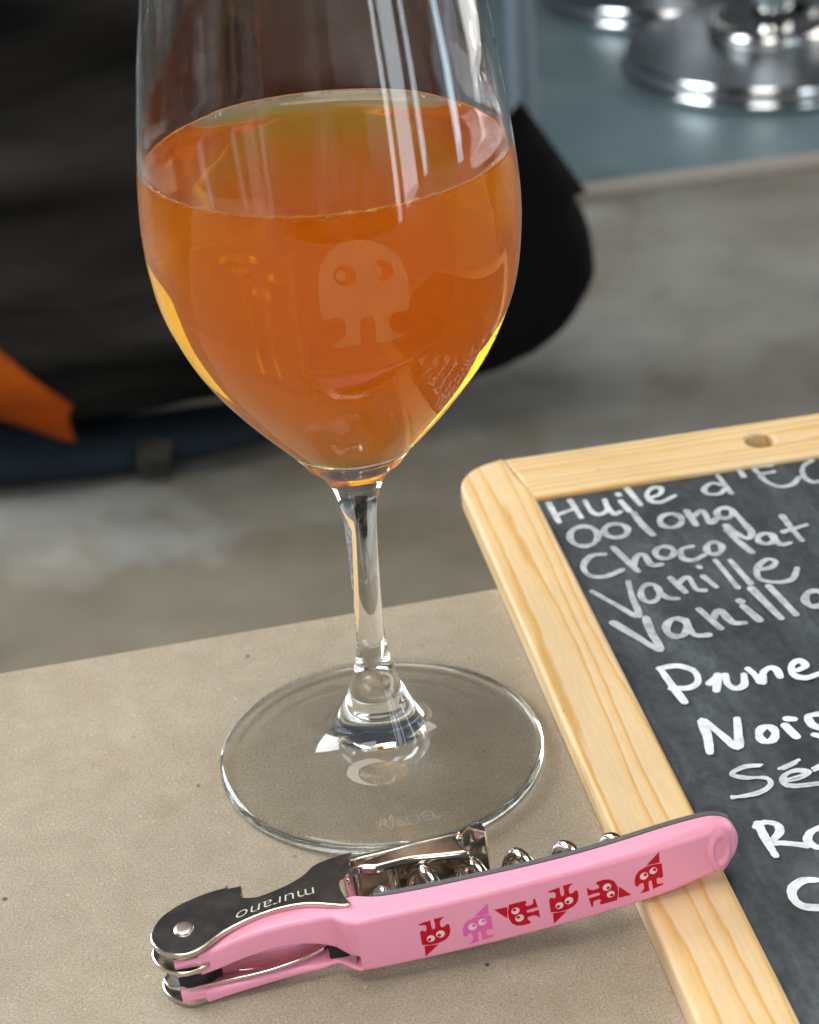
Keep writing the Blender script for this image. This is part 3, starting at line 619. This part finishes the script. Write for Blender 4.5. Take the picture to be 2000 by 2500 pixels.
# ------------------------------------------------------------------ beer
top = []
for k in range(15):
    tt = k/14; r_ = in_low[-1][0]-tt*7.5
    top.append((r_, LEVEL+(MEN-LEVEL)*(1-tt)**3.2))
top += [(20, LEVEL), (10, LEVEL), (0, LEVEL)]
bn = profile_normals(in_low); bn[0] = Vector((0, -1)); tn = profile_normals(top); tn[-1] = Vector((0, 1))
V = []; F = []; NN = []
def ring(r_, z, n):
    if r_ < 1e-6: V.append((0, 0, z)); NN.append((0, 0, n.y)); return [len(V)-1]*SEG
    s = len(V)
    for k in range(SEG):
        a = 2*PI*k/SEG; V.append((r_*math.cos(a), r_*math.sin(a), z)); NN.append((n.x*math.cos(a), n.x*math.sin(a), n.y))
    return list(range(s, s+SEG))
flags = []
for prf, nn, fl in ((in_low, bn, 0.0), (top, tn, 1.0)):
    rs = [ring(p[0], p[1], n) for p, n in zip(prf, nn)]
    for A, B in zip(rs, rs[1:]):
        for k in range(SEG):
            j = (k+1) % SEG; g = []
            for q in (A[k], A[j], B[j], B[k]):
                if q not in g: g.append(q)
            if len(g) > 2: F.append(g); flags.append(fl)
be = empty("amber_beer", (0, 0, .05)); tag(be, "amber orange beer filling the lower two thirds of the tall glass", "drink")
lq = mesh("liquid", V, F, MT['beer'], be, True, NN)
at = lq.data.attributes.new("open_air", 'FLOAT', 'FACE')
for i, f in enumerate(flags): at.data[i].value = f
# tiny bubbles along the rim of the liquid
bm = bmesh.new()
rw = in_low[-1][0]
for k in range(120):
    a = random.uniform(0, 2*PI) if k < 60 else random.gauss(-PI/2+.25, .5) if k < 100 else random.gauss(PI/2, .5)
    s = random.uniform(.13, .36); rd = rw-random.uniform(.35, .8)
    m_ = Matrix.Translation(Vector((rd*math.cos(a), rd*math.sin(a), MEN-.35+random.uniform(-.15, .2)))*MM)
    bmesh.ops.create_icosphere(bm, subdivisions=1, radius=s*MM, matrix=m_)
me = bpy.data.meshes.new("bubbles"); bm.to_mesh(me); bm.free()
for p in me.polygons: p.use_smooth = True
ob = link("bubbles", me, MT['glass'], be); ob["kind"] = "stuff"

# fine foam ring; its orange also paints the meniscus's bright line
V, F = tube([((rw-.16)*math.cos(2*PI*k/200), (rw-.16)*math.sin(2*PI*k/200), MEN-.12+.05*math.sin(k*1.7)) for k in range(201)], [.13+.05*math.sin(k*.9)*math.sin(k*.23) for k in range(201)], 8, False)
mesh("foam_glint_line", V, F, mat_print("foam_and_glint", (1.0, .52, .16), .62), be)

# ------------------------------------------------------------------ corkscrew
al, ti = R(6.0), R(4.0)
ex = Vector((math.cos(al)*math.cos(ti), math.sin(al)*math.cos(ti), math.sin(ti))); ey = Vector((-math.sin(al), math.cos(al), 0)); ez = ex.cross(ey)
CM = Matrix((ex, ey, ez)).transposed().to_4x4(); CM.translation = Vector((-37, -72.3, .6))*MM
ck = empty("corkscrew", mat=CM); tag(ck, "pink waiter's corkscrew with small red creatures printed on its handle, resting on the blackboard frame", "corkscrew")
def loft(name, secs, mat, parent, n=10, auto=50):
    """secs: x, y0 (front), y1 (back), z0, z1, corner radius"""
    V = []; F = []; m = 4*n
    for x, y0, y1, z0, z1, cr_ in secs:
        cr_ = min(cr_, abs(y1-y0)*.49, abs(z1-z0)*.49)
        cb_ = min(cr_, .35)
        for cy_, cz_, a0, q in ((y1-cb_, z1-cb_, 0, cb_), (y0+cr_, z1-cr_, 90, cr_), (y0+cr_, z0+cr_, 180, cr_), (y1-cb_, z0+cb_, 270, cb_)):
            for k in range(n):
                a = R(a0+90*k/(n-1)); V.append((x, cy_+q*math.cos(a), cz_+q*math.sin(a)))
    for i in range(len(secs)-1):
        for k in range(m): F.append([i*m+k, i*m+(k+1) % m, (i+1)*m+(k+1) % m, (i+1)*m+k])
    F.append(list(range(m))[::-1]); F.append([(len(secs)-1)*m+k for k in range(m)])
    F = [f[::-1] for f in F]
    return mesh(name, V, F, mat, parent, auto=auto)
def lerp_secs(keys, n):
    """smooth interpolation of section keys"""
    out = []
    L = len(keys)
    for i in range(L-1):
        a, b, c, d = keys[max(i-1, 0)], keys[i], keys[i+1], keys[min(i+2, L-1)]
        for k in range(n):
            t = k/n; out.append(tuple(.5*(2*q+(-p+r_)*t+(2*p-5*q+4*r_-s)*t*t+(-p+3*q-3*r_+s)*t**3) for p, q, r_, s in zip(a, b, c, d)))
    out.append(keys[-1]); return out
hk = [(29.6, -3.3, 4.4, 0, 12.2, 1.0), (31, -3.6, 4.2, 0, 12.3, 1.0), (35, -3.75, 2.6, 0, 12.4, 1.0), (42, -3.85, 1.9, 0, 12.4, 1.0), (52, -3.8, 1.7, 0, 12.4, 1.0), (62, -3.4, 1.6, 0, 12.4, 1.0),
      (72, -2.9, 1.9, 0, 12.4, 1.1), (82, -2.1, 2.8, 0, 12.4, 1.3), (90, -1.1, 3.9, 0, 12.4, 1.6), (96, .1, 4.6, 0, 12.3, 2.2), (100, 1.0, 5.0, .3, 12.0, 2.4), (102.6, 1.7, 5.3, 1.2, 11.1, 2.4), (104.2, 2.3, 5.5, 2.6, 9.8, 2.2), (105.1, 3.0, 5.4, 4.2, 8.2, 1.8), (105.4, 3.6, 5.0, 5.2, 7.2, .8)]
loft("handle", lerp_secs(hk, 4), MT['pink'], ck)
up = [(-4.6, -.9, 3.2, 6.3, 9.6, .5), (-.2, -.9, 3.2, 6.1, 9.9, .5), (.1, -1.2, 3.4, 5.9, 10.6, .7), (3, -.9, 3.6, 6.0, 11.1, .9), (8, -.1, 4.4, 6.4, 11.6, 1.0), (13, .5, 5.0, 6.7, 11.8, 1.0), (18, .75, 5.2, 6.3, 11.8, 1.0), (22, .6, 5.0, 5.4, 11.8, 1.0), (25.2, .5, 4.6, 3.9, 11.75, 1.0), (26.6, -.7, 4.6, 3.5, 11.9, 1.0), (28, -2.2, 4.6, 3.3, 12.05, 1.0), (29.62, -3.3, 4.4, 3.25, 12.2, 1.0)]
loft("finger_scallop", lerp_secs(up, 4), MT['pink'], ck)
lo = [(-4.6, -1.6, 3.2, .5, 3.0, .5), (-.2, -1.7, 3.2, .1, 2.7, .5), (.1, -2.0, 3.4, -.2, 2.5, .6), (5, -1.6, 3.8, 0, 2.3, .7), (12, -.9, 4.2, 0, 2.1, .8), (18, -.4, 4.4, 0, 1.7, .8), (22, -.2, 4.6, 0, 1.2, .6), (25.2, .4, 4.6, 0, .9, .4), (26.6, -.7, 4.6, 0, .8, .4), (28, -2.2, 4.6, 0, .75, .35), (29.62, -3.3, 4.4, 0, .7, .3)]
loft("finger_scallop", lerp_secs(lo, 4), MT['pink'], ck)
# black strip standing in for shade in the foil knife's slot, and its pin
box("slot_shade", 24, 29.6, 1.2, 1.6, .3, 4.0, MT['near_black'], ck, .1)
V, F = tube([(28.4, -.9, .4), (28.4, -.9, 3.9)], .62, 14); mesh("pivot_pin", V, F, MT['rivet'], ck, auto=40)
box("slot_wall", 2, 26, 4.3, 5.0, 1.0, 7.2, MT['pink'], ck, .2)
kn = [(-7, 1.5), (-5.4, .1), (-4.2, -.1), (-3.0, -1.0), (1, -.9), (6.4, -1.0), (11.9, -.9), (17.5, 0.0), (22, 1.4), (25.2, 3.2), (24, 4.2), (12, 4.3), (0, 4.3), (-7, 4.2)]
slab("knife_blade", [[tuple(q)[:2] for q in spline([(*q, 0) for q in kn], 4, True)]], 2.75, 3.45, .18, MT['bright'], ck, 2, True)
nick = [(10.5+4.2*math.cos(2*PI*k/24), 1.6+1.0*math.sin(2*PI*k/24)+.02*k*0) for k in range(24)]
slab("nail_nick", [nick], 3.46, 3.5, 0, MT['gold'], ck)
# lever: two side plates on a rivet
plate = [(-8.2, 4.4), (-7.6, 6.8), (-5.9, 9.6), (-3.2, 11.7), (-.6, 12.9), (3.3, 14.0), (7.2, 14.4), (7.6, 14.1), (10.0, 10.6), (10.5, 10.1), (12.8, 9.6), (16.2, 10.3), (19.4, 11.4), (22.2, 13.0), (25.3, 15.6), (31.6, 16.6), (31.9, 15.6), (28.8, 9.4), (28.6, 7.5), (28.6, 6.2), (29.2, 3.4), (29.8, 1.9), (29.4, 1.4), (28.1, 1.5), (22.4, 4.1), (17.0, 4.7), (11.4, 3.8), (5.7, 1.6), (1.4, -1.4), (-.9, -2.4), (-3.3, -2.2), (-5.9, -.5), (-7.6, 1.8)]
pl = [tuple(q)[:2] for q in spline([(*q, 0) for q in plate], 3, True)]
lp = slab("lever_plate", [pl], 11.7, 12.9, .3, MT['steel'], ck, 2, True)
short = [(-8.2, 4.4), (-7.6, 6.8), (-5.9, 9.6), (-3.2, 11.7), (2, 12.6), (8, 11), (9, 5), (3, 2.6), (1.4, -1.0), (-.9, -2.2), (-3.3, -2.2), (-5.9, -.5), (-7.6, 1.8)]
sh = [tuple(q)[:2] for q in spline([(*q, 0) for q in short], 3, True)]
slab("lever_plate", [sh], 0, 1.1, .3, MT['steel'], ck, 2, True)
slab("lever_washer", [offset(sh, .5)], 7.9, 8.9, .3, MT['gold'], ck, 2, True)
core = [(-6.2, 3.5), (-4.5, 8.5), (2, 10), (6, 8), (3, 3.6), (-1, .6), (-4.6, .6)]
slab("lever_core", [core], 1.2, 11.6, .3, MT['near_black'], ck, 2)
V = []; 
rv = revolve("rivet", [(0, 12.6), (1.95, 12.6), (1.95, 13.0), (1.8, 13.25), (1.2, 13.4), (0, 13.42)], 32, MT['rivet'], ck); rv.location = Vector((-1.7, 4.8, 0))*MM
box("bottle_lug", 7.0, 10.2, 10.6, 14.2, 8.6, 12.75, MT['bright'], ck, .5)
# engraved name, read from the far side
v, F = text2d("murano", 4.0, -.06)
x0_ = min(q[0] for q in v); x1_ = max(q[0] for q in v); sx = 15.0/(x1_-x0_); V = []
for x, y in v:
    s = (x-x0_)*sx; px = 23.6-s; tt = s/15.0
    by = 8.6-.3*tt-2.1*tt*tt; dy = -.3/15-4.2*tt/15
    V.append((px+y*dy*1.05, by-y*1.05, 12.93))
mesh("engraved_name", V, F, MT['engraved'], ck, False)
# second lever stage: channel with web, flange and notched hook
flange = [(30.2, 8.6), (31.6, 10.2), (33.3, 11.2), (35.7, 10.4), (39, 10.5), (43.0, 10.6), (48.2, 9.6), (53.4, 8.7), (54.2, 9.2), (54.0, 9.9), (53.2, 12.0), (52.9, 13.6), (52.8, 14.8), (45.5, 15.4), (40.2, 14.8), (36, 13.9), (33.0, 13.2), (31.0, 12.2), (29.9, 10.4)]
slab("lever_flange", [[tuple(q)[:2] for q in spline([(*q, 0) for q in flange], 3, True)]], 11.5, 13.0, 1.0, MT['steel'], ck, 5)
slab("lever_flange", [[(33, 11), (43, 10.6), (54, 9), (57.8, 13), (57.8, 15), (33, 14)]], .3, 1.3, .3, MT['steel'], ck, 2, True)
web = [(31.5, 14.8), (38, 14.9), (46, 15.3), (57.6, 15.6), (57.8, 16.4), (46, 16.4), (38, 16.0), (31.5, 15.8)]
slab("lever_web", [web], .3, 12.4, .3, MT['steel'], ck, 2, True)
slab("lever_hook", [[(53.0, 14.4), (53.6, 13.6), (55.4, 15.2), (58.0, 13.0), (58.4, 13.4), (58.2, 16.2), (53.2, 15.6)]], .3, 13.4, .3, MT['bright'], ck, 2, True)
V, F = tube([(30.9, 11.0, .6), (30.9, 11.0, 12.9)], 1.9, 20); mesh("hinge_pin", V, F, MT['bright'], ck, auto=40)
V, F = tube([(39.2, 12.5, 1.2), (39.2, 12.5, 12.1)], 1.1, 16); mesh("hinge_pin", V, F, MT['bright'], ck, auto=40)
# grey liner on the far edge of the handle
ls = [(34.4, 2.75, 3.6, .5, 12.5, .2), (37, 2.25, 3.4, .3, 12.65, .2)]
for x, y0, y1, z0, z1, c_ in lerp_secs(hk, 4):
    if 38 < x < 104.6: ls.append((x, y1-.03, y1+1.15, z0+.2, z1+.18, .2))
loft("channel_liner", ls, MT['liner'], ck, 3)
# worm
path = []; rad_ = []
n_ = 260
for k in range(n_+1):
    t = k/n_; x = 35+53*t; a = 2*PI*(x-44.6)/9.35
    Rw = 4.1-1.0*max(0, t-.15) if t < .9 else 3.35*(1-(t-.9)/.1*.75)
    if t < .05: Rw = 4.1*t/.05
    path.append((x, 8.3-.030*(x-45)-Rw*math.sin(a-R(30)), 6.45-.024*(x-45)+Rw*math.cos(a-R(30)))); rad_.append(1.3 if t < .88 else 1.3*(1-(t-.88)/.12*.9))
V, F = tube(path, rad_, 14); mesh("worm", V, F, MT['gold'], ck, auto=60)
# thumb hollow near the end of the handle
def front_y(x):
    ks = lerp_secs(hk, 4)
    for a, b in zip(ks, ks[1:]):
        if a[0] <= x <= b[0]: return a[1]+(b[1]-a[1])*(x-a[0])/(b[0]-a[0])
    return hk[-1][1]
# printed creatures
BODY = [(-.5, .36), (-.42, .30), (-.34, .38), (-.24, .40), (-.20, .34), (-.20, .16), (-.26, .06), (-.38, -.02), (-.02, -.02), (-.04, .2), (-.02, .38), (.08, .40), (.10, .2), (.10, 0), (.5, .06), (.46, .12), (.30, .14), (.26, .2), (.26, .36), (.33, .42), (.42, .34), (.5, .40), (.5, .95), (.2, 1.02), (-.05, 1.02), (-.3, .94), (-.44, .8), (-.5, .6)]
HAT = [(-.04, 1.07), (.43, 1.01), (.45, 1.46)]
def creature(cx, cz, size, rot, mirror, mat, name):
    ca, sa = math.cos(rot), math.sin(rot)
    def mp(q):
        x, y = (q[0]*(-1 if mirror else 1))*size, (q[1]-.62)*size
        return (cx+x*ca-y*sa, cz+x*sa+y*ca)
    V = []; F = []
    for loops in ([BODY, circle(-.16, .66, .15, 14), circle(.18, .76, .14, 14)], [circle(-.11, .70, .065, 10)], [circle(.23, .79, .065, 10)], [HAT]):
        v, T = fill([[mp(q) for q in L] for L in loops], 1.0)
        s = len(V); V += [(x, front_y(x)-.045, z) for x, z in v]; F += [[s+i for i in t_] for t_ in T]
    o_ = mesh(name, V, F, mat, ck, False); o_["label"] = "pale rose printed creature" if mat is MT['rose'] else "deep red printed creature"
    V = []; F = []
    for L in (circle(-.16, .66, .15, 14), circle(.18, .76, .14, 14)):
        s = len(V); V += [(x, front_y(x)-.03, z) for x, z in [mp(q) for q in L]]; F.append(list(range(s, s+14)))
    mesh("printed_eyes", V, F, MT['eye'], ck, False)
MT['eye'] = plain("pale_pink_print", (.88, .62, .62), .45, grain=.03)
for x, z, rot, mir, mt in ((44.2, 5.7, PI, False, 'red'), (52.2, 5.2, 0, False, 'rose'), (60.6, 5.6, PI/2, False, 'red'), (69.3, 6.0, PI, False, 'red'), (77.6, 5.6, -PI/2, False, 'red'), (86.2, 6.3, 0, False, 'red')):
    creature(x, z, 5.7, rot, mir, MT[mt], "printed_creature")
th = [(102.4+0*k, 0) for k in range(1)]
V = []; F = []; nr, ns_ = 14, 32
for i in range(nr+1):
    q = i/nr
    for k in range(ns_):
        a = 2*PI*k/ns_; xx = 101.2+1.75*q*1.5*math.cos(a); zz = 6.2+3.9*q*1.35*math.sin(a)
        V.append((xx, front_y(xx)-.03-.55*(math.exp(-((q-.62)/.10)**2) if q < .62 else max(0, 1-((q-.62)/.38)**2)**1.5)+(.05 if q > .97 else 0), zz))
for i in range(nr):
    for k in range(ns_): F.append([i*ns_+k, (i+1)*ns_+k, (i+1)*ns_+(k+1) % ns_, i*ns_+(k+1) % ns_])
mesh("thumb_ring", V, F, MT['pink'], ck, True)
